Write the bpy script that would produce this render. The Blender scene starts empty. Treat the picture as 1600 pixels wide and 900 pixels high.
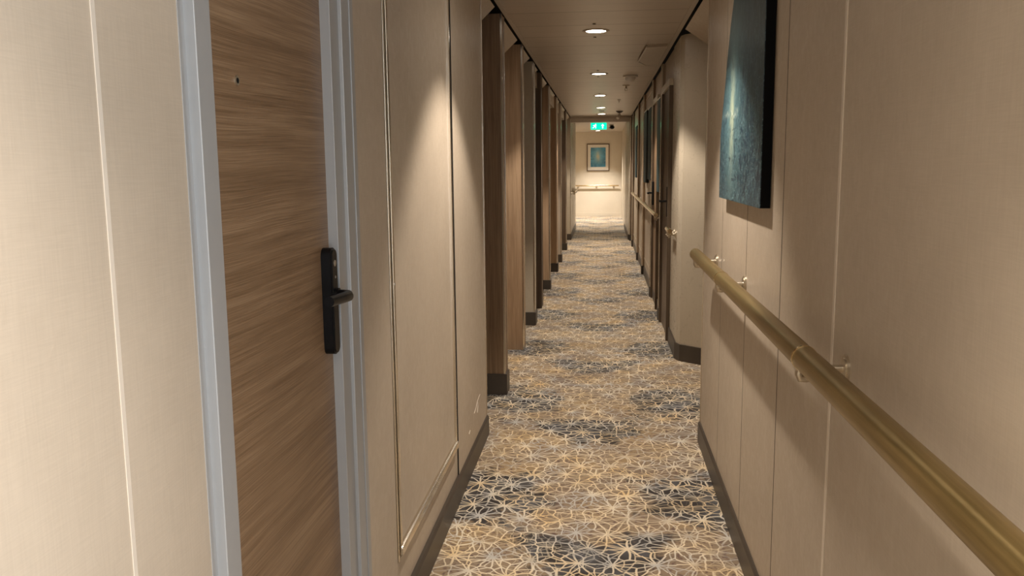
import bpy, bmesh, math, random
from mathutils import Vector, Matrix
random.seed(4)
S = bpy.context.scene
C = S.collection
PI = math.pi

# ------------------------------------------------------------------ camera
cam = bpy.data.cameras.new('camera'); camo = bpy.data.objects.new('camera', cam); C.objects.link(camo)
cam.sensor_width = 36; cam.lens = 29.895; cam.clip_start = .05; cam.clip_end = 100
R = Matrix(((0.99448, -0.00515, 0.10479), (0.10446, 0.14224, -0.98430), (-0.00983, 0.98982, 0.14199)))
camo.matrix_world = Matrix.Translation((0, 0, 1.45)) @ R.to_4x4()
S.camera = camo

# ------------------------------------------------------------------ view, world, lights
S.view_settings.view_transform = 'Standard'; S.view_settings.look = 'None'
S.view_settings.gamma = 1; S.view_settings.use_curve_mapping = False
S.view_settings.exposure = 0.90
w = bpy.data.worlds.new('world'); S.world = w; w.use_nodes = True
w.node_tree.nodes['Background'].inputs[0].default_value = (1, .86, .7, 1)
w.node_tree.nodes['Background'].inputs[1].default_value = .05

CEIL = 2.38
XL, XR = -.619, .52
WARM = (1, .88, .755)
LIGHTS = [(-.05, -2.2), (-.05, .42), (-.05, 3.36), (-.049, 6.165), (-.038, 8.996), (-.031, 11.76), (-.026, 14.22), (-.017, 15.98)]
SPOT_W, FLOOD_W = 80, 1.9
def spot(x, y, z, watts, size, blend, tilt=0, col=WARM, rad=.03):
    l = bpy.data.lights.new('spot', 'SPOT'); l.energy = watts; l.color = col
    l.spot_size = math.radians(size); l.spot_blend = blend; l.shadow_soft_size = rad
    o = bpy.data.objects.new('spot', l); C.objects.link(o); o.location = (x, y, z); o.rotation_euler = (tilt, 0, 0)
    return o
def area(loc, rot, sx, sy, watts, col, spread=180):
    l = bpy.data.lights.new('area', 'AREA'); l.shape = 'RECTANGLE'; l.size = sx; l.size_y = sy; l.energy = watts; l.color = col
    l.spread = math.radians(spread)
    o = bpy.data.objects.new('area', l); C.objects.link(o); o.location = loc; o.rotation_euler = rot
    return o
# cool light inferred from the near left wall; its unseen doorway is added
COOL_LIGHT = area((.50, -.35, 1.35), (0, math.radians(90), 0), 1.9, .75, 28, (.85, .93, 1))
# cross corridor lamps near the end wall
spot(-.12, 23.55, CEIL-.02, 190, 100, .8, 0, (1, .93, .85))
spot(-1.3, 22.2, CEIL-.02, 110, 120, .8, 0, (1, .93, .85))
spot(.0, 20.6, CEIL-.02, 110, 120, .8, 0, (1, .93, .85))

# ------------------------------------------------------------------ materials
def mat(name):
    m = bpy.data.materials.new(name); m.use_nodes = True
    return m, m.node_tree, m.node_tree.nodes['Principled BSDF']
class NB:
    def __init__(s, nt): s.nt = nt
    def n(s, t, **k):
        o = s.nt.nodes.new(t)
        for a, b in k.items(): setattr(o, a, b)
        return o
    def put(s, sock, v):
        if isinstance(v, bpy.types.NodeSocket): s.nt.links.new(v, sock)
        else: sock.default_value = v
    def math(s, op, a, b=0., c=None, clamp=False):
        o = s.n('ShaderNodeMath', operation=op, use_clamp=clamp); s.put(o.inputs[0], a); s.put(o.inputs[1], b)
        if c is not None: s.put(o.inputs[2], c)
        return o.outputs[0]
    def vm(s, op, a, b=None, c=None, out=0):
        o = s.n('ShaderNodeVectorMath', operation=op); s.put(o.inputs[0], a)
        if b is not None: s.put(o.inputs[1], b)
        if c is not None: s.put(o.inputs[2], c)
        return o.outputs[out]
    def scale(s, a, k):
        o = s.n('ShaderNodeVectorMath', operation='SCALE'); s.put(o.inputs[0], a); s.put(o.inputs['Scale'], k); return o.outputs[0]
    def noise(s, v, sc, det=2, rough=.5, col=False, dist=0):
        o = s.n('ShaderNodeTexNoise'); s.put(o.inputs['Vector'], v); o.inputs['Scale'].default_value = sc
        o.inputs['Detail'].default_value = det; o.inputs['Roughness'].default_value = rough; o.inputs['Distortion'].default_value = dist
        return o.outputs['Color' if col else 'Fac']
    def ramp(s, f, stops, interp='LINEAR'):
        o = s.n('ShaderNodeValToRGB'); s.put(o.inputs[0], f); e = o.color_ramp.elements; o.color_ramp.interpolation = interp
        while len(e) < len(stops): e.new(.5)
        for i, (p, c) in enumerate(stops): e[i].position = p; e[i].color = (*c, 1)
        return o.outputs[0]
    def mix(s, f, a, b, blend='MIX'):
        o = s.n('ShaderNodeMix', data_type='RGBA', blend_type=blend)
        s.put(o.inputs[0], f); s.put(o.inputs[6], a if not isinstance(a, tuple) else (*a, 1)); s.put(o.inputs[7], b if not isinstance(b, tuple) else (*b, 1))
        return o.outputs[2]
    def smooth(s, v, lo, hi, a=0., b=1.):
        o = s.n('ShaderNodeMapRange', interpolation_type='SMOOTHSTEP'); s.put(o.inputs[0], v)
        for i, q in enumerate((lo, hi, a, b)): o.inputs[i+1].default_value = q
        return o.outputs[0]
    def bump(s, bs, h, st=.3, d=.001):
        o = s.n('ShaderNodeBump'); o.inputs['Strength'].default_value = st; o.inputs['Distance'].default_value = d
        s.put(o.inputs['Height'], h); s.nt.links.new(o.outputs[0], bs.inputs['Normal'])
    def pos(s): return s.n('ShaderNodeNewGeometry').outputs['Position']
    def obj(s): return s.n('ShaderNodeTexCoord').outputs['Object']

def simple(name, col, rough=.5, metal=0, nz=.06, sc=30, spec=.5):
    m, nt, b = mat(name); N = NB(nt)
    f = N.noise(N.obj(), sc, 3)
    c = N.mix(f, tuple(max(0, v*(1-nz)) for v in col), tuple(min(1, v*(1+nz)) for v in col))
    N.put(b.inputs['Base Color'], c); b.inputs['Roughness'].default_value = rough; b.inputs['Metallic'].default_value = metal
    b.inputs['Specular IOR Level'].default_value = spec
    return m

def wallmat(name, c0, c1, rough=.38):
    m, nt, b = mat(name); N = NB(nt); p = N.pos()
    lin = N.vm('MULTIPLY', p, (90, 90, 4.))
    f1 = N.noise(lin, 3, 3)
    lin2 = N.vm('MULTIPLY', p, (6, 6, 160.))
    f2 = N.noise(lin2, 3, 2)
    weave = N.math('ADD', N.math('MULTIPLY', f1, .5), N.math('MULTIPLY', f2, .5))
    cloud = N.noise(p, 2.2, 4, .6)
    f = N.math('ADD', N.math('MULTIPLY', weave, .5), N.math('MULTIPLY', cloud, .5))
    c = N.ramp(f, [(.3, c0), (.7, c1)])
    N.put(b.inputs['Base Color'], c)
    mott = N.noise(N.vm('MULTIPLY', p, (1, 1, .8)), 26, 4, .6, dist=1.2)
    N.put(b.inputs['Roughness'], N.smooth(mott, .3, .75, rough+.1, rough-.06))
    N.bump(b, N.math('ADD', N.math('MULTIPLY', weave, .12), N.smooth(mott, .5, .72, 0, .6)), .22, .0010)
    b.inputs['Specular IOR Level'].default_value = .42
    return m
M_WALL = wallmat('beige_laminate', (.455, .380, .297), (.575, .490, .390))
M_WALLG = wallmat('grey_beige_laminate', (.47, .405, .31), (.57, .50, .39), .3)
M_CREAM = wallmat('cream_wallcover', (.66, .58, .46), (.76, .68, .55), .5)

def woodmat(name, a, b_, c_, axis='y', rough=.42, k=1.):
    m, nt, b = mat(name); N = NB(nt); p = N.pos()
    v = (1.6*k, 1.6*k, 75*k) if axis == 'y' else (60*k, 60*k, 2.2*k)
    # gently sloping grain
    wob = N.noise(p, 1.1, 2, col=True)
    q = N.vm('MULTIPLY_ADD', wob, (.0, .0, .045), p) if axis == 'y' else N.vm('MULTIPLY_ADD', wob, (.03, .03, 0), p)
    q = N.vm('MULTIPLY', q, v)
    f = N.noise(q, 1.0, 5, .62)
    g = N.noise(N.vm('MULTIPLY', q, (2.2, 2.2, 4.5) if axis == 'y' else (4.2, 4.2, 1)), 1.3, 3, .6)
    l = N.noise(N.vm('MULTIPLY', q, (.35, .35, .22)), 1.0, 2)
    t = N.math('ADD', N.math('MULTIPLY', f, .38), N.math('ADD', N.math('MULTIPLY', g, .42), N.math('MULTIPLY', l, .2)))
    c = N.ramp(t, [(.38, a), (.5, b_), (.61, c_)])
    N.put(b.inputs['Base Color'], c); b.inputs['Roughness'].default_value = rough
    N.bump(b, g, .25, .0008)
    b.inputs['Specular IOR Level'].default_value = .35
    return m
M_DOOR = woodmat('oak_veneer', (.165, .098, .050), (.245, .152, .084), (.325, .215, .125))
M_WOODB = woodmat('brown_veneer', (.16, .098, .055), (.24, .155, .090), (.31, .21, .125), 'z')
M_WOODT = woodmat('tan_veneer', (.34, .225, .135), (.44, .30, .185), (.52, .37, .24), 'z')
M_WOODD = woodmat('dark_veneer', (.085, .058, .038), (.13, .09, .06), (.17, .12, .08), 'z')

M_ALU = simple('satin_aluminium', (.42, .425, .43), .48, .25, .03)
M_CHAMP = simple('champagne_metal', (.60, .53, .42), .34, .9, .04)
M_BEAD = simple('bright_bead_metal', (.78, .72, .62), .2, 1, .03)
M_BRASSB = simple('bright_brass', (.70, .55, .33), .22, 1, .04)
M_BLACK = simple('black_plastic', (.006, .006, .007), .38, 0, .2, 30, .22)
M_BRONZE = simple('bronze_frame', (.13, .095, .065), .35, .5, .1)
M_MATTE = simple('black_canvas_edge', (.006, .006, .007), .9, 0, .1, 30, .15)
M_DARK = simple('dark_void', (.012, .010, .008), .9)
M_BASE = simple('brown_skirting', (.060, .047, .036), .42, 0, .2, 12)
M_WHITE = simple('white_plastic', (.72, .68, .62), .4)
M_TRIM = simple('pale_joint', (.80, .72, .62), .35, .2)
M_GAP = simple('dark_joint', (.05, .035, .022), .6)
M_STEEL = simple('steel', (.6, .6, .6), .3, 1)
M_HATCH = simple('ceiling_enamel', (.52, .455, .38), .4)

def brassmat():
    m, nt, b = mat('antique_brass'); N = NB(nt); p = N.pos()
    f = N.noise(N.vm('MULTIPLY', p, (150, 3, 150)), 1, 4, .6)
    g = N.noise(p, 5, 3)
    c = N.ramp(N.math('ADD', N.math('MULTIPLY', f, .6), N.math('MULTIPLY', g, .4)), [(.3, (.25, .175, .062)), (.7, (.42, .305, .125))])
    N.put(b.inputs['Base Color'], c); b.inputs['Metallic'].default_value = .85; b.inputs['Roughness'].default_value = .36
    return m
M_RAIL = brassmat()

def ceilmat():
    m, nt, b = mat('ceiling_planks'); N = NB(nt); p = N.pos()
    y = N.n('ShaderNodeSeparateXYZ'); N.put(y.inputs[0], p)
    t = N.math('FRACT', N.math('DIVIDE', N.math('ADD', y.outputs[1], 10.09), .5))
    d = N.math('ABSOLUTE', N.math('SUBTRACT', t, .5))
    line = N.smooth(d, .484, .494)
    t2 = N.math('FRACT', N.math('ADD', N.math('DIVIDE', N.math('ADD', y.outputs[1], 10.09), .5), .47))
    line2 = N.smooth(N.math('ABSOLUTE', N.math('SUBTRACT', t2, .5)), .487, .495)
    base = N.ramp(N.noise(p, 2, 4), [(.3, (.52, .455, .385)), (.7, (.57, .50, .425))])
    c = N.mix(N.math('MULTIPLY', line, .75), base, (.14, .105, .075))
    c = N.mix(N.math('MULTIPLY', line2, .25), c, (.2, .15, .11))
    N.put(b.inputs['Base Color'], c); b.inputs['Roughness'].default_value = .34
    N.bump(b, N.math('SUBTRACT', 1., line), .5, .003)
    return m
M_CEIL = ceilmat()

def carpetmat():
    m, nt, b = mat('patterned_carpet'); N = NB(nt); p = N.pos()
    def asanoha(p, s, off, warp, wsc, lw):
        """stars of 12 curved rays around the points of a triangular lattice"""
        wv = N.vm('SUBTRACT', N.noise(p, wsc, 2, .5, col=True), (.5, .5, .5))
        q = N.vm('MULTIPLY_ADD', wv, (warp, warp, 0), N.vm('ADD', p, off))
        q = N.scale(N.vm('MULTIPLY', q, (1, 1, 0)), 1/s)
        r3 = math.sqrt(3)
        a = N.n('ShaderNodeVectorMath', operation='WRAP'); N.put(a.inputs[0], q); a.inputs[1].default_value = (.5, r3/2, 1); a.inputs[2].default_value = (-.5, -r3/2, -1)
        bb = N.n('ShaderNodeVectorMath', operation='WRAP'); N.put(bb.inputs[0], N.vm('ADD', q, (.5, r3/2, 0))); bb.inputs[1].default_value = (.5, r3/2, 1); bb.inputs[2].default_value = (-.5, -r3/2, -1)
        la, lb = N.vm('LENGTH', a.outputs[0], out=1), N.vm('LENGTH', bb.outputs[0], out=1)
        sel = N.math('LESS_THAN', la, lb)
        mx = N.n('ShaderNodeMix', data_type='VECTOR'); N.put(mx.inputs[0], sel); N.put(mx.inputs[4], bb.outputs[0]); N.put(mx.inputs[5], a.outputs[0])
        sp = N.n('ShaderNodeSeparateXYZ'); N.put(sp.inputs[0], mx.outputs[1])
        r = N.math('MINIMUM', la, lb)
        ang = N.math('ARCTAN2', sp.outputs[1], sp.outputs[0])
        # petals: rays bulge with radius
        out = None
        for n_, sh, bend in ((6, 0, .35), (6, PI/6, -.45)):
            st = 2*PI/n_
            t = N.math('DIVIDE', N.math('ADD', ang, N.math('ADD', N.math('MULTIPLY', N.math('MULTIPLY', r, N.math('SUBTRACT', .58, r)), bend*2), sh+20*PI)), st)
            fr = N.math('ABSOLUTE', N.math('SUBTRACT', N.math('FRACT', N.math('ADD', t, .5)), .5))
            d = N.math('MULTIPLY', N.math('MULTIPLY', fr, st), r)
            l = N.smooth(d, lw/s*.45, lw/s, 1, 0)
            out = l if out is None else N.math('MAXIMUM', out, l)
        ctr = N.smooth(r, .04, .085, 1, 0)
        return N.math('MAXIMUM', out, ctr)
    def webs(p, sc, off, warp, lw):
        wv = N.vm('SUBTRACT', N.noise(p, 9, 2, .5, col=True), (.5, .5, .5))
        q = N.vm('MULTIPLY_ADD', wv, (warp, warp, 0), N.vm('ADD', p, off))
        v = N.n('ShaderNodeTexVoronoi', voronoi_dimensions='2D', feature='DISTANCE_TO_EDGE'); N.put(v.inputs['Vector'], q)
        v.inputs['Scale'].default_value = sc; v.inputs['Randomness'].default_value = .9
        return N.smooth(v.outputs[0], lw*sc*.4, lw*sc, 1, 0)
    L1 = asanoha(p, .150, (.03, .02, 0), .15, 3.0, .0046)
    L2 = webs(p, 16, (.3, .1, 0), .045, .0042)
    L3 = webs(p, 21, (1.3, .7, 0), .05, .0026)
    m2 = N.smooth(N.noise(N.vm('ADD', p, (5, 3, 0)), 2.2, 2), .40, .58)
    # large tone blobs: repeating medallions, dark at the sides and between
    sx = N.n('ShaderNodeSeparateXYZ'); N.put(sx.inputs[0], p)
    px = N.math('ADD', sx.outputs[0], .045); ax_ = N.math('ABSOLUTE', px)
    def bandat(c0, per):
        t = N.math('FRACT', N.math('ADD', N.math('DIVIDE', N.math('SUBTRACT', sx.outputs[1], c0), per), .5))
        return N.math('MULTIPLY', N.math('SUBTRACT', t, .5), per)
    # side wedges and the crescent lying just before them
    d1 = N.math('DIVIDE', bandat(5.14, 1.53), .33); e1 = N.math('DIVIDE', N.math('SUBTRACT', ax_, .50), .31)
    g1 = N.math('EXPONENT', N.math('MULTIPLY', N.math('ADD', N.math('MULTIPLY', d1, d1), N.math('MULTIPLY', e1, e1)), -1.))
    yc = N.math('MULTIPLY', N.math('MULTIPLY', px, px), 2.0)
    d2 = N.math('DIVIDE', N.math('SUBTRACT', bandat(4.52, 1.53), yc), .20); e2 = N.math('DIVIDE', px, .34)
    g2 = N.math('EXPONENT', N.math('MULTIPLY', N.math('ADD', N.math('MULTIPLY', d2, d2), N.math('MULTIPLY', e2, e2)), -1.))
    dark = N.math('SUBTRACT', N.math('MAXIMUM', g1, g2), .36)
    nz = N.math('SUBTRACT', N.noise(N.vm('MULTIPLY', p, (1, 1.25, 0)), 4.2, 3, .6), .5)
    fine = N.math('SUBTRACT', N.noise(p, 22, 2, .6), .5)
    dv = N.math('ADD', N.math('MULTIPLY', dark, 1.0), N.math('ADD', N.math('MULTIPLY', nz, 1.35), N.math('MULTIPLY', fine, .7)))
    dk = N.smooth(dv, -.08, .22)
    tan = N.ramp(N.noise(p, 3.1, 3), [(.32, (.225, .170, .125)), (.5, (.305, .232, .158)), (.68, (.375, .262, .142))])
    spk = N.noise(p, 46, 2)
    tan = N.mix(N.smooth(spk, .52, .66), tan, (.17, .115, .095))
    drk = N.ramp(N.noise(p, 7, 3), [(.35, (.045, .038, .034)), (.5, (.064, .059, .058)), (.65, (.10, .100, .106))])
    base = N.mix(dk, tan, drk)
    lc = N.ramp(N.noise(p, 5.5, 2), [(.36, (.54, .52, .48)), (.47, (.78, .69, .54)), (.58, (.82, .67, .45)), (.70, (.76, .56, .30))])
    lc = N.mix(N.math('MULTIPLY', dk, .12), lc, (.3, .32, .36))
    c = N.mix(N.math('MULTIPLY', L3, N.math('MULTIPLY', N.math('SUBTRACT', 1.0, m2), .42)), base, lc)
    c = N.mix(N.math('MULTIPLY', L2, N.math('SUBTRACT', .95, N.math('MULTIPLY', m2, .30))), c, lc)
    m1 = N.smooth(N.noise(N.vm('ADD', p, (9, 1, 0)), 3.0, 2), .38, .56)
    c = N.mix(N.math('MULTIPLY', L1, N.math('ADD', .30, N.math('MULTIPLY', m1, .65))), c, lc)
    pile = N.noise(p, 420, 2)
    c = N.mix(.25, c, N.mix(pile, (.0, .0, .0), (1., 1, 1)), 'OVERLAY')
    N.put(b.inputs['Base Color'], c); b.inputs['Roughness'].default_value = .95; b.inputs['Specular IOR Level'].default_value = .15
    N.bump(b, N.math('ADD', pile, N.math('MULTIPLY', L1, .4)), .5, .003)
    return m
M_CARPET = carpetmat()

def emis(name, col, st):
    m, nt, b = mat(name); b.inputs['Base Color'].default_value = (*col, 1)
    b.inputs['Emission Color'].default_value = (*col, 1); b.inputs['Emission Strength'].default_value = st
    return m
M_LAMP = emis('lamp_glow', (1, .90, .76), 9)
M_GREEN = emis('sign_green', (.0, .62, .30), 1.15)
M_SIGNW = emis('sign_white', (.75, 1, .88), 1.3)

def artmat(name, seed, glow_y=None, deep=(.012, .03, .045), mid=(.03, .11, .14), hi=(.22, .42, .40), gold=(.55, .42, .2), cy=0, cz=0, wy=.12, wz=.3, ax='y', rough=.3, strokes=False):
    m, nt, b = mat(name); N = NB(nt); p = N.pos()
    s = N.n('ShaderNodeSeparateXYZ'); N.put(s.inputs[0], p)
    u = s.outputs[1 if ax == 'y' else 0]; z = s.outputs[2]
    wv = N.noise(N.vm('ADD', N.vm('MULTIPLY', p, (3, 3, 3)), (seed, 0, 0)), 2, 4, .6, dist=2.0)
    rip = N.noise(N.vm('ADD', N.vm('MULTIPLY', p, (14, 14, 5)), (seed, 0, 0)), 2, 4, .65, dist=1.5)
    du = N.math('DIVIDE', N.math('ADD', N.math('SUBTRACT', u, cy), N.math('MULTIPLY', N.math('SUBTRACT', wv, .5), .12)), wy)
    dz = N.math('DIVIDE', N.math('SUBTRACT', z, cz), wz)
    r2 = N.math('ADD', N.math('MULTIPLY', du, du), N.math('MULTIPLY', dz, dz))
    g = N.math('EXPONENT', N.math('MULTIPLY', r2, -1.))
    base = N.ramp(wv, [(.3, deep), (.55, mid), (.75, tuple(v*1.6 for v in mid))])
    base = N.mix(N.smooth(rip, .52, .62, 0, .75), base, tuple(v*.55 for v in hi))
    c = N.mix(N.math('MULTIPLY', g, .8), base, hi)
    thin = N.math('EXPONENT', N.math('MULTIPLY', N.math('ADD', N.math('MULTIPLY', N.math('MULTIPLY', du, du), 14), N.math('MULTIPLY', N.math('MULTIPLY', dz, dz), 5)), -1.))
    c = N.mix(N.math('MULTIPLY', thin, .75), c, gold)
    if strokes:
        wq = N.vm('MULTIPLY_ADD', N.vm('SUBTRACT', N.noise(p, 9, 3, .6, col=True), (.5, .5, .5)), (0, .16, .10), p)
        st = N.noise(N.vm('MULTIPLY', wq, (1, 9, 9)), 2.0, 4, .7, dist=1.5)
        low = N.smooth(z, 1.30, 2.0, 1., .25)
        rid = N.math('ABSOLUTE', N.math('SUBTRACT', st, .5))
        c = N.mix(N.math('MULTIPLY', N.smooth(rid, 0, .022, 1, 0), N.math('MULTIPLY', low, .85)), c, (.20, .33, .36))
        c = N.mix(N.math('MULTIPLY', N.smooth(st, .52, .62), N.math('MULTIPLY', low, .85)), c, (.008, .022, .045))
        foam = N.math('MULTIPLY', N.smooth(N.math('ABSOLUTE', N.math('SUBTRACT', z, N.math('ADD', 1.64, N.math('MULTIPLY', N.math('SUBTRACT', wv, .5), .10)))), .0, .022, 1, 0), N.smooth(st, .45, .6))
        c = N.mix(N.math('MULTIPLY', N.math('MULTIPLY', foam, g), .8), c, (.55, .62, .52))
        c = N.mix(N.smooth(z, 1.82, 2.1, 0, .6), c, (.020, .040, .045))
    N.put(b.inputs['Base Color'], c); b.inputs['Roughness'].default_value = rough
    N.bump(b, rip, .3, .002)
    return m

# ------------------------------------------------------------------ mesh helpers
def link(name, bm, m, parent=None, smooth=False):
    me = bpy.data.meshes.new(name); bmesh.ops.recalc_face_normals(bm, faces=bm.faces[:]); bm.to_mesh(me); bm.free()
    if m is not None: me.materials.append(m)
    if smooth:
        for q in me.polygons: q.use_smooth = True
        try: me.set_sharp_from_angle(angle=math.radians(40))
        except Exception: pass
    o = bpy.data.objects.new(name, me); C.objects.link(o)
    if parent is not None: o.parent = parent
    return o
def box(bm, x0, x1, y0, y1, z0, z1, bev=0, seg=2):
    r = bmesh.ops.create_cube(bm, size=1, matrix=Matrix.Translation(((x0+x1)/2, (y0+y1)/2, (z0+z1)/2)) @ Matrix.Diagonal((abs(x1-x0), abs(y1-y0), abs(z1-z0), 1)))
    if bev:
        es = {e for v in r['verts'] for e in v.link_edges}
        bmesh.ops.bevel(bm, geom=list(es), offset=bev, segments=seg, affect='EDGES', profile=.5)
def prism(bm, pts, z0, z1, axis='z'):
    def P(a, b_, c): return {'z': (a, b_, c), 'y': (a, c, b_), 'x': (c, a, b_)}[axis]
    lo = [bm.verts.new(P(a, b_, z0)) for a, b_ in pts]; hi = [bm.verts.new(P(a, b_, z1)) for a, b_ in pts]
    bm.faces.new(lo[::-1]); bm.faces.new(hi)
    n = len(pts)
    for i in range(n): bm.faces.new((lo[i], lo[(i+1) % n], hi[(i+1) % n], hi[i]))
def cyl(bm, p, q, r, seg=20, r2=None, cap=True):
    p, q = Vector(p), Vector(q); d = q-p
    mt = Matrix.Translation((p+q)/2) @ d.to_track_quat('Z', 'Y').to_matrix().to_4x4()
    bmesh.ops.create_cone(bm, cap_ends=cap, segments=seg, radius1=r, radius2=r if r2 is None else r2, depth=d.length, matrix=mt)
def tube(bm, pts, r, seg=12):
    pts = [Vector(p) for p in pts]; rings = []; up = Vector((0, 0, 1))
    T0 = None
    for i, p in enumerate(pts):
        t = (pts[min(i+1, len(pts)-1)] - pts[max(i-1, 0)]).normalized()
        if T0 is None:
            a = t.orthogonal().normalized()
        else:
            a = (a - t*a.dot(t)).normalized()
        T0 = t; b_ = t.cross(a); rr = r[i] if isinstance(r, (list, tuple)) else r
        rings.append([bm.verts.new(p + (a*math.cos(2*PI*k/seg) + b_*math.sin(2*PI*k/seg))*rr) for k in range(seg)])
    for i in range(len(rings)-1):
        for k in range(seg): bm.faces.new((rings[i][k], rings[i][(k+1) % seg], rings[i+1][(k+1) % seg], rings[i+1][k]))
    bm.faces.new(rings[0][::-1]); bm.faces.new(rings[-1])
def lathe(bm, c, prof, seg=32, flip=1):
    """profile (r, dz) revolved about vertical axis at c"""
    rings = []
    for r, dz in prof: rings.append([bm.verts.new((c[0]+r*math.cos(2*PI*k/seg), c[1]+r*math.sin(2*PI*k/seg), c[2]+dz)) for k in range(seg)])
    for i in range(len(rings)-1):
        for k in range(seg): bm.faces.new((rings[i][k], rings[i][(k+1) % seg], rings[i+1][(k+1) % seg], rings[i+1][k]))
    if prof[0][0] > 1e-4: bm.faces.new(rings[0])
    if prof[-1][0] > 1e-4: bm.faces.new(rings[-1][::-1])
def sphere(bm, c, r, sx=1, sy=1, sz=1):
    bmesh.ops.create_uvsphere(bm, u_segments=20, v_segments=12, radius=r, matrix=Matrix.Translation(c) @ Matrix.Diagonal((sx, sy, sz, 1)))
def thing(name, loc, label, cat, group=None):
    o = bpy.data.objects.new(name, None); C.objects.link(o); o.location = loc; o.empty_display_size = .05
    o['label'] = label; o['category'] = cat
    if group: o['group'] = group
    return o
def root_struct(name, loc, label=None, cat=None):
    o = bpy.data.objects.new(name, None); C.objects.link(o); o.location = loc; o['kind'] = 'structure'; o.empty_display_size = .05
    if label: o['label'] = label
    if cat: o['category'] = cat
    return o
def struct(name, bm, m, smooth=False, label=None, cat=None):
    o = link(name, bm, m, None, smooth); o['kind'] = 'structure'
    if label: o['label'] = label
    if cat: o['category'] = cat
    return o
def NBM(): return bmesh.new()
def part(name, bm, m, parent, smooth=False, label=None):
    """bm in world coordinates; shifted into the parent's frame"""
    t = parent; off = Vector((0, 0, 0))
    while t is not None: off += Vector(t.location); t = t.parent
    bmesh.ops.translate(bm, verts=bm.verts[:], vec=-off)
    o = link(name, bm, m, parent, smooth)
    if label: o['label'] = label
    return o

# ------------------------------------------------------------------ the setting: floor, ceiling
b = NBM(); box(b, -2.6, 2.6, -3, 24.7, -.06, 0)
struct('floor', b, M_CARPET, label='carpet of pale star shaped lines over tan and slate patches', cat='floor')
b = NBM(); box(b, -.585, .515, -3, 24.7, CEIL, CEIL+.03); box(b, -2.6, 2.6, 19.9, 24.7, CEIL+.001, CEIL+.03)
struct('ceiling', b, M_CEIL, label='low taupe ceiling of cross planks with round downlights', cat='ceiling')
b = NBM(); box(b, -2.6, 2.6, -3, 24.7, CEIL+.07, CEIL+.10)
box(b, -1.12, -1.10, -3, 19.9, 2.3, CEIL+.08); box(b, 1.12, 1.14, -3, 19.9, 2.3, CEIL+.08)
struct('ceiling_void', b, M_DARK, label='dark shadow gap above the ceiling edges', cat='ceiling')
b = NBM()
box(b, -.612, -.585, -3, 19.9, CEIL-.004, CEIL+.02); box(b, .515, .545, -3, 19.9, CEIL-.004, CEIL+.02)
struct('trim_1', b, M_HATCH, label='narrow edge strips along both sides of the ceiling', cat='trim')
TOP = 2.36     # wall heads stop short of the ceiling: a dark shadow gap shows

# ---------------- left wall, near length with door 1
b = NBM()
box(b, XL-.12, XL, -3, 1.228, 0, TOP)
box(b, XL-.12, XL, 2.105, 2.418, 0, TOP)
box(b, XL-.12, XL, 3.545, 4.44, 0, TOP)
box(b, XL-.12, XL, 1.228, 2.105, 2.14, TOP)
box(b, XL-.12, XL-.006, 2.418, 3.545, 0, .232)
box(b, XL-.12, XL-.022, 2.418, 3.545, .232, TOP)
wl = struct('wall_left', b, M_WALL, label='near left wall of smooth beige laminate panels', cat='wall')
b = NBM(); box(b, XL-.001, XL+.0012, 1.010, 1.0185, .0, TOP)
struct('trim_2', b, M_TRIM, label='pale vertical panel joint on the near left wall', cat='trim')
# baseboard left
b = NBM()
for y0, y1 in ((-3, 1.228), (2.112, 4.452)):
    prism(b, [(XL-.01, 0), (XL+.012, 0), (XL+.012, .098), (XL+.006, .108), (XL-.01, .108)], y0, y1, 'y')
struct('baseboard_left', b, M_BASE, label='dark brown skirting along the near left wall', cat='baseboard')
# corner bead at the end of the near left wall
b = NBM(); box(b, XL-.03, XL+.004, 4.440, 4.449, .10, TOP)
struct('trim_3', b, M_BEAD, label='thin metal corner bead at the end of the near left wall', cat='trim')

# ---------------- door 1 (near left)
d1 = root_struct('door_1', (XL, 1.6, 0), 'oak veneer cabin door in grey metal frame at left', 'door')
SL = XL-.020
b = NBM(); box(b, SL-.04, SL, 1.30, 1.942, .012, 2.085)
part('door_leaf', b, M_DOOR, d1, label='horizontal grained oak leaf')
b = NBM()
# left stile: flat flange, proud rib
box(b, XL-.06, XL+.0015, 1.228, 1.236, 0, 2.15)
box(b, XL-.06, XL-.004, 1.236, 1.256, 0, 2.15)
box(b, XL-.06, XL+.0135, 1.256, 1.308, 0, 2.15, .0015)
# right stile: deep jamb, rib, flange
box(b, XL-.06, XL+.0035, 1.938, 2.000, 0, 2.15, .001)
box(b, XL-.06, XL+.012, 2.000, 2.045, 0, 2.15, .0015)
box(b, XL-.06, XL+.004, 2.045, 2.085, 0, 2.15)
box(b, XL-.06, XL+.007, 2.085, 2.112, 0, 2.15, .001)
box(b, XL-.06, XL+.0135, 1.309, 1.937, 2.085, 2.15)
part('door_frame', b, M_ALU, d1, label='grey aluminium frame')
b = NBM(); box(b, XL-.06, XL+.004, 1.30, 1.945, 0, .010)
part('threshold', b, M_ALU, d1)
b = NBM(); py, pz = 1.468, 1.603
cyl(b, (SL-.001, py, pz), (SL+.003, py, pz), .0085, 24); 
pe = part('peephole', b, M_CHAMP, d1, True, 'small brass door viewer')
b = NBM(); cyl(b, (SL+.002, py, pz), (SL+.0035, py, pz), .0048, 20); part('lens', b, M_BLACK, pe)
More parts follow.
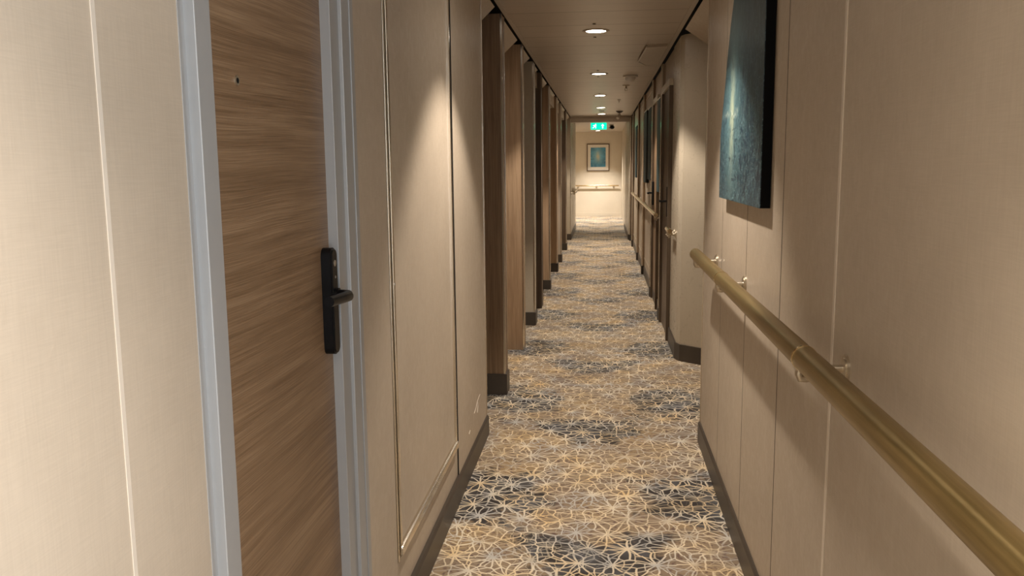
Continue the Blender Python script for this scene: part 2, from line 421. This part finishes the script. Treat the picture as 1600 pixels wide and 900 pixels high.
# black lock plate with lever
LY, LZ0, LZ1 = 1.898, 1.018, 1.268
b = NBM()
pts = []
hw = .021
for k in range(9):
    a = PI*k/8; pts.append((LY+hw*math.cos(a), LZ1-hw*.9+hw*.9*math.sin(a)))
for k in range(9):
    a = PI+PI*k/8; pts.append((LY+hw*math.cos(a), LZ0+hw*.9+hw*.9*math.sin(a)))
prism(b, pts, SL, SL+.026, 'x')
bmesh.ops.bevel(b, geom=[e for e in b.edges if all(v.co.x > SL+.02 for v in e.verts)], offset=.004, segments=3, affect='EDGES')
lk = part('lock', b, M_BLACK, d1, True, 'black electronic lock plate')
b = NBM()
cyl(b, (SL+.02, LY, 1.158), (SL+.034, LY, 1.158), .0165, 24)
tube(b, [(SL+.028, LY, 1.158), (SL+.046, LY, 1.158), (SL+.056, LY-.004, 1.158), (SL+.060, LY-.016, 1.158), (SL+.059, LY-.06, 1.160), (SL+.056, LY-.142, 1.164)], [.0125, .0125, .0125, .0125, .012, .0115], 16)
part('lever', b, M_BLACK, lk, True)
b = NBM(); cyl(b, (SL+.0255, LY, 1.232), (SL+.0268, LY, 1.232), .0075, 20); part('key_cover', b, M_STEEL, lk, True)
b = NBM(); cyl(b, (SL+.0255, LY, 1.200), (SL+.0272, LY, 1.200), .0032, 12); part('indicator', b, M_STEEL, lk, True)

# ---------------- service cupboard door set in the left wall
sv = thing('service_panel', (XL, 2.96, .24), 'tall beige service door with metal edge moulding in the left wall', 'access panel')
b = NBM(); box(b, XL-.022, XL-.003, 2.45, 3.478, .268, 2.34)
part('panel_leaf', b, M_WALL, sv)
b = NBM()
def barx(b, y0, y1, z0, z1, p=.004): box(b, XL-.014, XL+p, y0, y1, z0, z1, .0015)
barx(b, 2.422, 2.436, .242, 2.345, .003); barx(b, 2.444, 2.462, .262, 2.34, .007)
barx(b, 3.462, 3.480, .262, 2.34, .006)
box(b, XL-.014, XL+.013, 2.444, 3.480, .252, .286, .008)
barx(b, 3.480, 3.487, .242, 2.345, .0035)
part('edge_moulding', b, M_BEAD, sv, label='brushed metal moulding')
b = NBM(); box(b, XL-.021, XL-.010, 3.487, 3.544, .108, 2.35); box(b, XL-.012, XL-.001, 3.541, 3.5455, .108, 2.35)
part('shadow_gap', b, M_DARK, sv)
b = NBM(); box(b, XL-.004, XL+.006, 2.448, 2.462, 1.088, 1.150, .003)
lt = part('latch', b, M_BRASSB, sv, True, 'small brass latch')
b = NBM(); cyl(b, (XL+.004, 2.455, 1.105), (XL+.009, 2.455, 1.105), .004, 12); part('screw', b, M_STEEL, lt)

# scuff marks on the panel beyond the cupboard (raised tears in the laminate)
b = NBM()
for pts in ([(4.00, .250), (4.06, .262), (4.11, .282), (4.20, .292)], [(4.10, .225), (4.125, .247), (4.13, .27)], [(3.83, .20), (3.86, .208)]):
    for (a0, c0), (a1, c1) in zip(pts, pts[1:]):
        cyl(b, (XL+.0005, a0, c0), (XL+.0005, a1, c1), .0022, 6)
struct('trim_4', b, M_TRIM, label='pale scuff marks low on the left wall', cat='scuff')

# ---------------- left piers (returns facing the camera) and alcoves
XA = -1.08
PIER_L = [(5.27, 5.40, M_WOODB, .135, 0), (6.60, 6.70, M_WOODT, .0, 0), (7.67, 7.84, M_WALLG, .12, 0), (8.59, 8.78, M_WOODD, .0, 0),
          (9.96, 10.10, M_WOODT, .11, 0), (11.62, 11.80, M_WOODT, .12, 0), (12.79, 12.95, M_WALL, .12, 0), (14.66, 14.85, M_WOODD, .12, 0), (16.70, 19.75, M_WALLG, .12, 0)]
b = NBM(); box(b, XA-.08, XA, 4.3, 19.9, 0, TOP); box(b, XA, XL-.119, 4.34, 4.44, 0, TOP)
struct('wall_left', b, M_WALL, label='recessed wall behind the left door alcoves', cat='wall')
prev = 4.44
names = ['brown wood veneer', 'tan veneer', 'grey beige', 'dark brown', 'narrow tan', 'lean tan', 'beige', 'dark', 'far grey beige']
for i, (y0, y1, m, k, _) in enumerate(PIER_L):
    b = NBM(); f = XL+.010
    box(b, XA, f-.002, y0, y1, 0, TOP, .002)
    w_ = struct('wall_left', b, m, label='%s pier between alcoves on the left, %s' % (names[i], names[i]), cat='wall')
    w_['label'] = 'left %s pier %s' % (names[i], ['nearest the camera', 'second along the corridor', 'with a dark foot, third along', 'fourth along the corridor', 'fifth along the corridor', 'sixth along the corridor', 'seventh along the corridor', 'just before the header beam', 'beyond the header beam'][i])
    b = NBM(); box(b, f-.010, f+.002, y0-.003, y0+.008, k, TOP); box(b, f-.010, f+.002, y1-.006, y1+.003, k, TOP)
    struct('trim_%d' % (10+i), b, M_BEAD if i != 3 else M_WOODD, label='metal corner beads of the left pier %d' % (i+1), cat='trim')
    if k:
        b = NBM(); box(b, XA, f+.012, y0-.012, y1+.006, 0, k, .002)
        struct('baseboard_left', b, M_BASE, label='dark foot of the left pier %d' % (i+1), cat='baseboard')
    # soffit coving over the alcove in front of this pier
    b = NBM(); prism(b, [(-.622, TOP), (XA, TOP), (XA, 2.16), (-.83, 2.16)], prev, y0-.22, 'y')
    struct('ceiling_alcove', b, M_WALL, label='sloping soffit over left alcove %d' % (i+1), cat='ceiling')
    if i in (3, 5, 6, 7):
        b = NBM(); box(b, -.73, -.645, prev, y0, 2.21, TOP)
        struct('wall_left', b, M_WALLG, label='fascia panel over left alcove %d' % (i+1), cat='wall')
    prev = y1

def wall_door(n, side, y0, y1, x, leaf, label, handle_near=True, top=2.08):
    """door in a wall plane; side=+1 for the right wall (faces -x), -1 left (faces +x)"""
    s = -side
    o = root_struct('door_%d' % n, (x, (y0+y1)/2, 0), label, 'door')
    def bx_(b, p0, p1, a, c, z0, z1, bev=0): box(b, min(x+s*p0, x+s*p1), max(x+s*p0, x+s*p1), a, c, z0, z1, bev)
    b = NBM(); bx_(b, 0, .012, y0+.05, y1-.05, .01, top-.05); part('door_leaf', b, leaf, o)
    b = NBM(); bx_(b, 0, .032, y0, y0+.055, 0, top-.056, .003); bx_(b, 0, .032, y1-.055, y1, 0, top-.056, .003)
    part('door_frame', b, M_BRONZE, o)
    b = NBM(); bx_(b, 0, .034, y0, y1, top-.055, top, .003); part('lintel', b, M_CHAMP, o, label='pale metal lintel')
    ly = y0+.11 if handle_near else y1-.11; d = 1 if handle_near else -1
    b = NBM(); bx_(b, .012, .036, ly-.021, ly+.021, 1.02, 1.27, .006); lk = part('lock', b, M_BLACK, o, True)
    b = NBM(); tube(b, [(x+s*.03, ly, 1.15), (x+s*.075, ly, 1.15), (x+s*.082, ly+d*.012, 1.15), (x+s*.082, ly+d*.12, 1.148)], .0095, 10); part('lever', b, M_BLACK, lk, True)
    return o
n = 3
prev = 4.44
for i, (y0, y1, m, k, _) in enumerate(PIER_L[:-1]):
    c = (prev+y0)/2; h = min(.42, (y0-prev)/2-.06)
    wall_door(n, -1, c-h, c+h, XA, M_DOOR, 'oak door inside left alcove %d' % (i+1)); n += 1
    prev = y1

# ---------------- right wall, near length
b = NBM()
box(b, XR, XR+.12, .06, 4.40, 0, TOP); box(b, XR, XR+.12, -3, -.76, 0, TOP); box(b, XR, XR+.12, -.76, .06, 2.31, TOP)
struct('wall_right', b, M_WALL, label='near right wall of beige laminate carrying the brass rail', cat='wall')
b = NBM(); box(b, XR-.0022, XR+.001, 1.943, 1.957, 0, TOP)
struct('trim_5', b, M_TRIM, label='pale vertical joint strip on the near right wall', cat='trim')
b = NBM()
box(b, XR-.0004, XR+.001, 3.128, 3.132, .11, TOP); box(b, XR-.0005, XR+.001, 2.528, 2.533, .11, TOP); box(b, XR-.0003, XR+.001, 3.76, 3.763, .11, TOP)
struct('trim_6', b, M_GAP, label='fine dark panel joints on the near right wall', cat='trim')
b = NBM()
for y0, y1 in ((.06, 4.415), (-3, -.76)):
    prism(b, [(XR+.01, 0), (XR-.012, 0), (XR-.012, .098), (XR-.006, .108), (XR+.01, .108)], y0, y1, 'y')
struct('baseboard_right', b, M_BASE, label='dark brown skirting along the near right wall', cat='baseboard')
b = NBM(); box(b, XR-.004, XR+.03, 4.398, 4.408, .10, TOP)
struct('trim_7', b, M_BEAD, label='thin metal corner bead at the end of the near right wall', cat='trim')
# reveal of the added, unseen doorway behind the camera
b = NBM(); box(b, XR+.12, XR+.9, -.78, -.76, 0, TOP); box(b, XR+.12, XR+.9, .06, .08, 0, TOP); box(b, XR+.9, XR+.92, -.78, .08, 0, TOP)
struct('wall_right', b, M_CREAM, label='added unseen side recess for the cool light behind the viewpoint', cat='wall')

# ---------------- right wall beyond the recess
XB = .565
b = NBM()
prism(b, [(1.10, 6.06), (.735, 6.165), (.580, 6.30), (XB-.008, 6.37), (XB-.008, 6.98), (XB+.10, 6.98), (XB+.10, 6.60), (1.10, 6.60)], 0, TOP)
struct('wall_right', b, M_WALLG, label='angled pale wall return on the right before the dark door', cat='wall')
b = NBM()
q = .012
prism(b, [(1.10, 6.06-q), (.733, 6.165-q), (.576, 6.30-q), (XB-.008-q, 6.37), (XB-.008-q, 6.98), (XB, 6.98), (XB, 6.40), (.72, 6.2), (1.10, 6.1)], 0, .125)
struct('baseboard_right', b, M_BASE, label='dark skirting of the angled right wall return', cat='baseboard')
b = NBM(); box(b, XB, XB+.1, 6.98, 19.75, 0, TOP); box(b, 1.10, 1.2, 4.30, 6.2, 0, TOP); box(b, XR+.119, 1.10, 4.30, 4.40, 0, TOP)
struct('wall_right', b, M_WALL, label='far right wall running to the cross corridor', cat='wall')
b = NBM(); prism(b, [(.56, TOP+.005), (1.10, TOP+.005), (1.10, 2.2), (.80, 2.2)], 4.40, 6.10, 'y')
struct('ceiling_alcove', b, M_WALL, label='sloping soffit over the right recess', cat='ceiling')
b = NBM(); box(b, XB-.012, XB+.005, 7.96, 16.5, 0, .11)
struct('baseboard_right', b, M_BASE, label='dark skirting along the far right wall', cat='baseboard')
PIER_R = [(7.99, 8.06, M_WALL), (9.42, 9.52, M_WOODB), (11.40, 11.52, M_WOODT), (13.12, 13.22, M_WOODB), (15.3, 15.42, M_WOODD), (16.52, 16.66, M_WOODD)]
for i, (y0, y1, m) in enumerate(PIER_R):
    b = NBM(); box(b, XB-.028, XB+.01, y0, y1, 0, TOP-.01, .003)
    struct('trim_%d' % (30+i), b, m, label='slim upright %s on the far right wall' % ['beyond the dark door', 'between the first two canvases', 'of tan wood under the rail', 'past the middle of the rail', 'near the rail far end', 'at the header beam'][i], cat='trim')
    b = NBM(); box(b, XB-.034, XB-.024, y0-.006, y0+.006, .115, TOP-.012); box(b, XB-.034, XB-.024, y1-.006, y1+.006, .115, TOP-.012)
    struct('trim_%d' % (40+i), b, M_BEAD, label='metal edge beads of right upright %d' % (i+1), cat='trim')
    b = NBM(); box(b, XB-.040, XB+.01, y0-.008, y1+.008, 0, .115, .002)
    struct('baseboard_right', b, M_BASE, label='dark foot of right upright %d' % (i+1), cat='baseboard')
b = NBM(); box(b, .515, .60, 16.68, 19.75, 0, TOP)
struct('wall_right', b, M_WALLG, label='right wall stub beyond the header beam', cat='wall')
b = NBM(); box(b, .505, .60, 16.68, 19.755, 0, .11)
struct('baseboard_right', b, M_BASE, label='dark skirting of the right wall stub', cat='baseboard')
b = NBM(); box(b, .55, .65, 19.75, 24.6, 0, CEIL+.03)
struct('wall_right', b, M_WALLG, label='right wall of the cross lobby', cat='wall')
# slim white panel edges along the far right wall (raised frames)
b = NBM()
for y0, y1 in ((9.62, 11.30), (11.62, 13.02), (13.4, 15.2)):
    for a in (y0, y1): box(b, XB-.008, XB+.002, a-.008, a+.008, .22, 2.28)
    box(b, XB-.008, XB+.002, y0, y1, .22, .236); box(b, XB-.008, XB+.002, y0, y1, 2.264, 2.28)
struct('trim_8', b, M_CHAMP, label='raised metal panel outlines on the far right wall', cat='trim')

wall_door(2, 1, 7.02, 7.94, XB-.004, M_WOODD, 'dark cabin door with black lever on the right wall', True, 2.13)
wall_door(n, 1, 8.58, 9.40, XB+.002, M_WOODB, 'brown door past the first far canvas on the right wall', False, 2.13); n += 1

# end wall and T junction
b = NBM(); box(b, -2.6, .66, 24.6, 24.7, 0, CEIL+.05)
struct('wall_back', b, M_CREAM, label='cream end wall with framed picture and rail', cat='wall')
b = NBM(); box(b, -2.6, .55, 24.585, 24.6, 0, .10)
struct('baseboard_back', b, M_CREAM, label='pale skirting at the foot of the end wall', cat='baseboard')
b = NBM(); box(b, -2.7, -2.6, 19.7, 24.7, 0, CEIL+.05); box(b, -2.6, -1.1, 19.65, 19.75, 0, CEIL+.05)
struct('wall_left', b, M_CREAM, label='left end of the cross lobby', cat='wall')
b = NBM(); box(b, -2.6, 2.6, -3.1, -3, 0, CEIL+.05)
struct('wall_front', b, M_WALL, label='wall behind the viewpoint', cat='wall')
# header beam
b = NBM(); box(b, -.62, .56, 16.70, 16.86, 2.268, CEIL+.02, .003); box(b, -.60, .54, 16.69, 16.70, 2.33, 2.345)
struct('trim_9', b, M_HATCH, label='header beam crossing the corridor ceiling before the exit sign', cat='beam')

# ------------------------------------------------------------------ handrails
def bracket(parent, y, xw, xr, z, side, r):
    s = -side
    b = NBM()
    cyl(b, (xw, y, z-.026), (xw+s*.006, y, z-.026), .030, 28); cyl(b, (xw+s*.006, y, z-.026), (xw+s*.009, y, z-.026), .024, 28)
    pts = [(xw+s*.004, y, z-.026), (xw+s*.03, y, z-.028), (xr-s*.012, y, z-.045), (xr, y, z-.052), (xr+s*.010, y, z-.049), (xr+s*.012, y, z-.040), (xr+s*.006, y, z-.018)]
    pts = [(xw+s*.004, y, z-.026), (xw+s*.045, y, z-.028)]
    for k in range(7):
        a = PI/2*k/6; pts.append((xr+s*(-.028+.028*math.sin(a)), y, z-.050-.0+.022*(math.cos(a))-.000))
    tube(b, [(xw+s*.004, y, z-.026), (xw+s*.040, y, z-.028), (xw+s*.060, y, z-.040), (xr-s*.010, y, z-.050), (xr+s*.002, y, z-.050), (xr+s*.006, y, z-.040), (xr+s*.002, y, z-.022)], .0085, 12)
    box(b, xr-.013, xr+.013, y-.026, y+.026, z-r-.004, z-r+.006, .002)
    part('bracket', b, M_CHAMP, parent, True, 'satin metal wall bracket')
def handrail(x, z, y0, y1, r, xw, rings, brs, side, label, group=None, ringmat=M_BRASSB, m=M_RAIL):
    t = thing('handrail', (x, (y0+y1)/2, z), label, 'handrail', group)
    b = NBM()
    n_ = 10
    tube(b, [(x, y0, z)] + [(x, y1, z)] + [(x, y1+.010*math.sin(PI/2*k/5), z) for k in range(1, 6)], [r, r]+[r*max(.12, math.cos(PI/2*k/5*.92)) for k in range(1, 6)], 40)
    part('rail', b, m, t, True)
    for y in rings:
        b = NBM(); cyl(b, (x, y-.004, z), (x, y+.004, z), r+.0012, 40); part('joint_ring', b, ringmat, t, True)
    for y in brs: bracket(t, y, xw, x, z, side, r)
    return t
handrail(.427, 1.042, .12, 3.945, .0265, XR, (.54, 1.812, 3.075), (.62, 1.835, 3.14, 3.90), 1, 'thick brass handrail running along the near right wall', m=M_RAIL)
handrail(.497, .985, 8.02, 14.36, .020, XB, (10.2, 12.3), (8.06, 9.7, 11.2, 12.7, 14.3), 1, 'far brass handrail on the right wall beyond the dark door', m=M_BRASSB)
handrail(.505, .955, 6.44, 6.72, .018, XB-.008, (), (6.50, 6.66), 1, 'short stub of handrail on the angled right wall before the door', m=M_BRASSB)
# end wall rail
t = thing('handrail', (-.5, 24.52, .87), 'thin handrail crossing the cream end wall', 'handrail')
b = NBM(); cyl(b, (-2.3, 24.52, .872), (.47, 24.52, .872), .019, 20); part('rail', b, M_BRASSB, t, True)
for x in (-2.0, -1.3, -.68, -.16, .33):
    b = NBM(); tube(b, [(x, 24.6, .83), (x, 24.55, .825), (x, 24.52, .86)], .009, 8); cyl(b, (x, 24.6, .83), (x, 24.592, .83), .03, 16); part('bracket', b, M_CHAMP, t, True)
# thin rail glimpsed on the far left beyond the header
handrail(-.545, .93, 16.9, 19.6, .018, XL+.008, (), (17.0, 18.2, 19.4), -1, 'far handrail on the left wall beyond the header beam', m=M_BRASSB)

# ------------------------------------------------------------------ pictures
# near canvas on the right wall: deep black-edged canvas, its far edge sweeping inwards to the top
cv = thing('canvas_painting', (XR, 3.1, 1.31), 'large dark teal seascape canvas with black edge above near handrail', 'painting')
fx = .488
edge = [(3.645, 1.312), (3.65, 1.44), (3.645, 1.56), (3.60, 1.66), (3.545, 1.76), (3.50, 1.86), (3.43, 1.98), (3.35, 2.08), (3.27, 2.16)]
outline = [(2.715, 2.16), (2.715, 1.312)] + edge
b = NBM(); prism(b, outline, fx+.001, XR-.002, 'x')
part('stretcher', b, M_MATTE, cv, label='deep black canvas edge')
M_ART = artmat('painting_teal', 3., deep=(.010, .028, .038), mid=(.012, .038, .060), hi=(.11, .22, .24), gold=(.45, .50, .34), cy=3.34, cz=1.62, wy=.17, wz=.34, rough=.42, strokes=True)
b = NBM(); prism(b, outline, fx-.0015, fx+.001, 'x')
part('painted_face', b, M_ART, cv)
# far canvases, seen edge on
M_ART2 = artmat('painting_dark', 9., deep=(.008, .02, .025), mid=(.015, .05, .06), hi=(.05, .12, .12), gold=(.1, .12, .08), cy=8.3, cz=1.6, wy=.2, wz=.4, rough=.6)
proto = None
for i, (y0, y1, z0, z1, lb) in enumerate([(8.12, 8.52, 1.19, 2.06, 'dark canvas hanging just past the dark door, nearest of the far ones'),
                                          (9.66, 10.25, 1.28, 2.08, 'dark canvas on the far right wall, second of the far ones'),
                                          (10.55, 11.15, 1.23, 2.10, 'dark canvas on the far right wall, third of the far ones'),
                                          (13.5, 14.1, 1.25, 2.05, 'dark canvas farthest along the right wall')]):
    c = thing('canvas_painting', (XB, (y0+y1)/2, z0), lb, 'painting', 'dark canvases along the far right wall')
    b = NBM(); box(b, XB-.032, XB-.002, y0, y1, z0, z1); part('stretcher', b, M_BLACK, c)
    b = NBM(); box(b, XB-.034, XB-.0322, y0, y1, z0, z1); part('painted_face', b, M_ART2, c)
    b = NBM(); box(b, XB-.038, XB-.002, y0-.004, y1+.004, z1, z1+.012, .002); part('top_edge', b, M_CHAMP, c, label='pale metal top edge')

# framed picture on the end wall
fp = thing('framed_picture', (-.115, 24.6, 1.29), 'blue picture with cream mat in dark frame on the end wall', 'picture')
x0, x1, z0, z1 = -.435, .200, 1.285, 2.05; YE = 24.6
b = NBM(); fw = .022
box(b, x0, x0+fw, YE-.035, YE, z0, z1, .003); box(b, x1-fw, x1, YE-.035, YE, z0, z1, .003)
box(b, x0, x1, YE-.035, YE, z0, z0+fw, .003); box(b, x0, x1, YE-.035, YE, z1-fw, z1, .003)
part('frame', b, simple('walnut_frame', (.13, .08, .045), .4), fp)
b = NBM(); box(b, x0+fw, x1-fw, YE-.018, YE-.002, z0+fw, z1-fw); part('mat_board', b, simple('cream_board', (.80, .74, .64), .7), fp)
M_ART3 = artmat('painting_blue', 6., deep=(.015, .10, .24), mid=(.05, .25, .42), hi=(.30, .60, .72), gold=(.75, .62, .35), cy=-.12, cz=1.70, wy=.16, wz=.24, ax='x')
b = NBM(); box(b, x0+.105, x1-.105, YE-.021, YE-.018, z0+.115, z1-.105); part('print', b, M_ART3, fp)

# ------------------------------------------------------------------ exit sign
ex = thing('exit_sign', (-.075, 17.55, 2.24), 'green lit exit sign with white pictograms hanging under ceiling', 'sign')
ex.rotation_euler = (0, 0, 0)
sx, sy, sz = -.075, 17.55, 2.228
b = NBM(); box(b, sx-.160, sx+.160, sy-.015, sy+.015, sz-.066, sz+.066, .004); part('sign_body', b, M_GREEN, ex)
b = NBM(); box(b, sx-.15, sx+.15, sy-.022, sy+.022, sz+.066, sz+.09, .003); cyl(b, (sx-.10, sy, sz+.085), (sx-.10, sy, CEIL), .005, 8); cyl(b, (sx+.10, sy, sz+.085), (sx+.10, sy, CEIL), .005, 8)
part('mount', b, M_WHITE, ex)
b = NBM(); yy = sy-.016
def flat(b, pts): prism(b, pts, yy-.0015, yy+.001, 'y')
# running figure (left)
cx_, cz_ = sx-.082, sz
sphere(b, (cx_+.022, yy, cz_+.036), .011, 1, .2, 1)
flat(b, [(cx_-.008, cz_+.026), (cx_+.016, cz_+.024), (cx_+.006, cz_-.010), (cx_-.016, cz_-.006)])
flat(b, [(cx_+.012, cz_+.022), (cx_+.034, cz_+.004), (cx_+.040, cz_+.010), (cx_+.018, cz_+.030)])
flat(b, [(cx_-.008, cz_+.026), (cx_-.034, cz_+.014), (cx_-.032, cz_+.006), (cx_-.008, cz_+.014)])
flat(b, [(cx_-.014, cz_-.006), (cx_-.024, cz_-.026), (cx_-.046, cz_-.028), (cx_-.046, cz_-.036), (cx_-.018, cz_-.036), (cx_-.002, cz_-.010)])
flat(b, [(cx_-.002, cz_-.006), (cx_+.020, cz_-.020), (cx_+.016, cz_-.044), (cx_+.024, cz_-.046), (cx_+.032, cz_-.014), (cx_+.006, cz_+.004)])
part('figure', b, M_SIGNW, ex, label='white running figure')
b = NBM(); a_ = sx+.08
flat(b, [(a_-.010, sz-.045), (a_+.010, sz-.045), (a_+.010, sz+.008), (a_+.032, sz+.008), (a_, sz+.046), (a_-.032, sz+.008), (a_-.010, sz+.008)])
part('arrow', b, M_SIGNW, ex, label='white arrow')
gl = bpy.data.lights.new('sign_glow', 'AREA'); gl.energy = .12; gl.color = (.05, 1, .5); gl.shape = 'RECTANGLE'; gl.size = .3; gl.size_y = .12
go = bpy.data.objects.new('sign_glow', gl); C.objects.link(go); go.location = (sx, sy-.03, sz); go.rotation_euler = (math.radians(-90), 0, 0)

# ------------------------------------------------------------------ ceiling fittings
LBL = ['behind the viewpoint', 'above the viewpoint', 'just out of frame over the service door', 'nearest of those in view', 'second of those in view', 'third of those in view', 'fourth of those in view', 'last before the header beam']
for i, (x, y) in enumerate(LIGHTS):
    t = thing('ceiling_downlight', (x, y, CEIL), 'round recessed downlight in the plank ceiling, ' + LBL[i], 'downlight', 'downlights along the ceiling centre')
    b = NBM(); lathe(b, (x, y, CEIL), [(.068, .002), (.094, .002), (.094, -.003), (.088, -.006), (.072, -.006), (.068, -.002), (.068, .002)], 40); part('trim_ring', b, M_HATCH, t, True)
    b = NBM(); cyl(b, (x, y, CEIL-.004), (x, y, CEIL-.001), .069, 36); part('lens', b, M_LAMP, t, label='glowing white lens')
    for s in (-1, 1):
        b = NBM(); cyl(b, (x-.01, y+s*.30, CEIL-.004), (x-.01, y+s*.30, CEIL+.001), .011, 12); part('screw_cap', b, M_BASE, t)
    spot(x, y, CEIL-.012, SPOT_W if y > 1 else SPOT_W*.8, 93, .36 if y > 1 else .75, rad=.035)
    # wide soft spill of the same lamp
    spot(x, y, CEIL-.012, FLOOD_W*4, 165, 1, rad=.05)
for x, y in ((-.12, 23.55), (.0, 20.6), (-1.3, 22.2)):
    t = thing('ceiling_downlight', (x, y, CEIL), 'round downlight over the cross lobby, ' + {-.12: 'lighting the framed picture', .0: 'behind the exit sign', -1.3: 'in its left arm'}[x], 'downlight')
    b = NBM(); lathe(b, (x, y, CEIL), [(.068, .002), (.094, .002), (.094, -.003), (.088, -.006), (.072, -.006), (.068, -.002), (.068, .002)], 32); part('trim_ring', b, M_HATCH, t, True)
    b = NBM(); cyl(b, (x, y, CEIL-.004), (x, y, CEIL-.001), .069, 30); part('lens', b, M_LAMP, t)

# smoke detector
t = thing('smoke_detector', (.29, 9.25, CEIL), 'white round smoke detector on the ceiling beside the second downlight', 'smoke detector')
b = NBM(); lathe(b, (.29, 9.25, CEIL), [(.078, 0), (.078, -.014), (.070, -.02), (.001, -.02)], 32); part('base', b, M_WHITE, t, True)
b = NBM(); lathe(b, (.29, 9.25, CEIL), [(.056, -.02), (.050, -.045), (.032, -.064), (.001, -.068)], 32); part('sensor_dome', b, M_WHITE, t, True)
def sprinkler(x, y, label, k=1.):
    t = thing('fire_sprinkler', (x, y, CEIL), label, 'sprinkler')
    b = NBM(); lathe(b, (x, y, CEIL), [(.040*k, 0), (.038*k, -.006), (.016*k, -.014*k), (.001, -.014*k)], 24); part('escutcheon', b, M_CHAMP, t, True)
    b = NBM(); cyl(b, (x, y, CEIL-.012), (x, y, CEIL-.034*k), .009*k, 12)
    for s in (-1, 1): tube(b, [(x+s*.008*k, y, CEIL-.03*k), (x+s*.013*k, y, CEIL-.042*k), (x+s*.006*k, y, CEIL-.058*k)], .0025*k, 8)
    part('head', b, M_CHAMP, t, True)
    b = NBM(); cyl(b, (x, y, CEIL-.058*k), (x, y, CEIL-.061*k), .016*k, 16); part('deflector', b, M_CHAMP, t, True)
sprinkler(.275, 10.35, 'small sprinkler head on the ceiling just past the smoke detector', 1.1)
sprinkler(.235, 12.6, 'small sprinkler head halfway along the ceiling', .6)
# spotlight-like sensor near the header
t = thing('ceiling_sensor', (.295, 15.2, CEIL), 'white pendant detector with dark cap near the header beam', 'detector')
b = NBM(); lathe(b, (.295, 15.2, CEIL), [(.065, 0), (.060, -.010), (.028, -.034), (.001, -.034)], 24); part('cap', b, M_BASE, t, True)
b = NBM(); cyl(b, (.295, 15.2, CEIL-.03), (.29, 15.2, CEIL-.075), .014, 12); cyl(b, (.295, 15.2, CEIL-.07), (.262, 15.13, CEIL-.125), .026, 16); part('sensor_head', b, M_WHITE, t, True)
t = thing('ceiling_vent', (-.02, 15.1, CEIL), 'small dark square vent between the last two downlights', 'vent')
b = NBM(); box(b, -.06, .03, 15.05, 15.15, CEIL-.006, CEIL, .001); part('grille', b, M_GAP, t)
b = NBM(); box(b, -.07, .04, 15.04, 15.16, CEIL-.003, CEIL+.001); part('flange', b, M_HATCH, t)
# security camera beyond the header
t = thing('security_camera', (.20, 20.3, CEIL), 'small black and white security camera beside the exit sign', 'camera')
b = NBM(); lathe(b, (.20, 20.3, CEIL), [(.06, 0), (.06, -.02), (.03, -.03), (.001, -.03)], 20); tube(b, [(.20, 20.3, CEIL-.02), (.19, 20.28, CEIL-.06), (.15, 20.25, CEIL-.075)], .022, 12); part('mount', b, M_WHITE, t, True)
b = NBM(); sphere(b, (.225, 20.26, CEIL-.062), .050, 1.1, 1, .85); part('lens_dome', b, M_BLACK, t, True)
# ceiling hatch / speaker panel
t = thing('ceiling_hatch', (.39, 7.3, CEIL), 'raised pale hatch cover on the ceiling at right', 'hatch')
b = NBM(); prism(b, [(.345, 6.95), (.318, 7.85), (.39, 8.15), (.50, 8.15), (.50, 6.90)], CEIL-.020, CEIL, 'z')
part('cover', b, M_HATCH, t)
b = NBM()
pp = [(.340, 6.95), (.313, 7.86), (.388, 8.17), (.495, 8.17)]
for p_, q_ in zip(pp, pp[1:]): cyl(b, (*p_, CEIL-.018), (*q_, CEIL-.018), .006, 8)
part('edge_bead', b, M_WHITE, t, True)
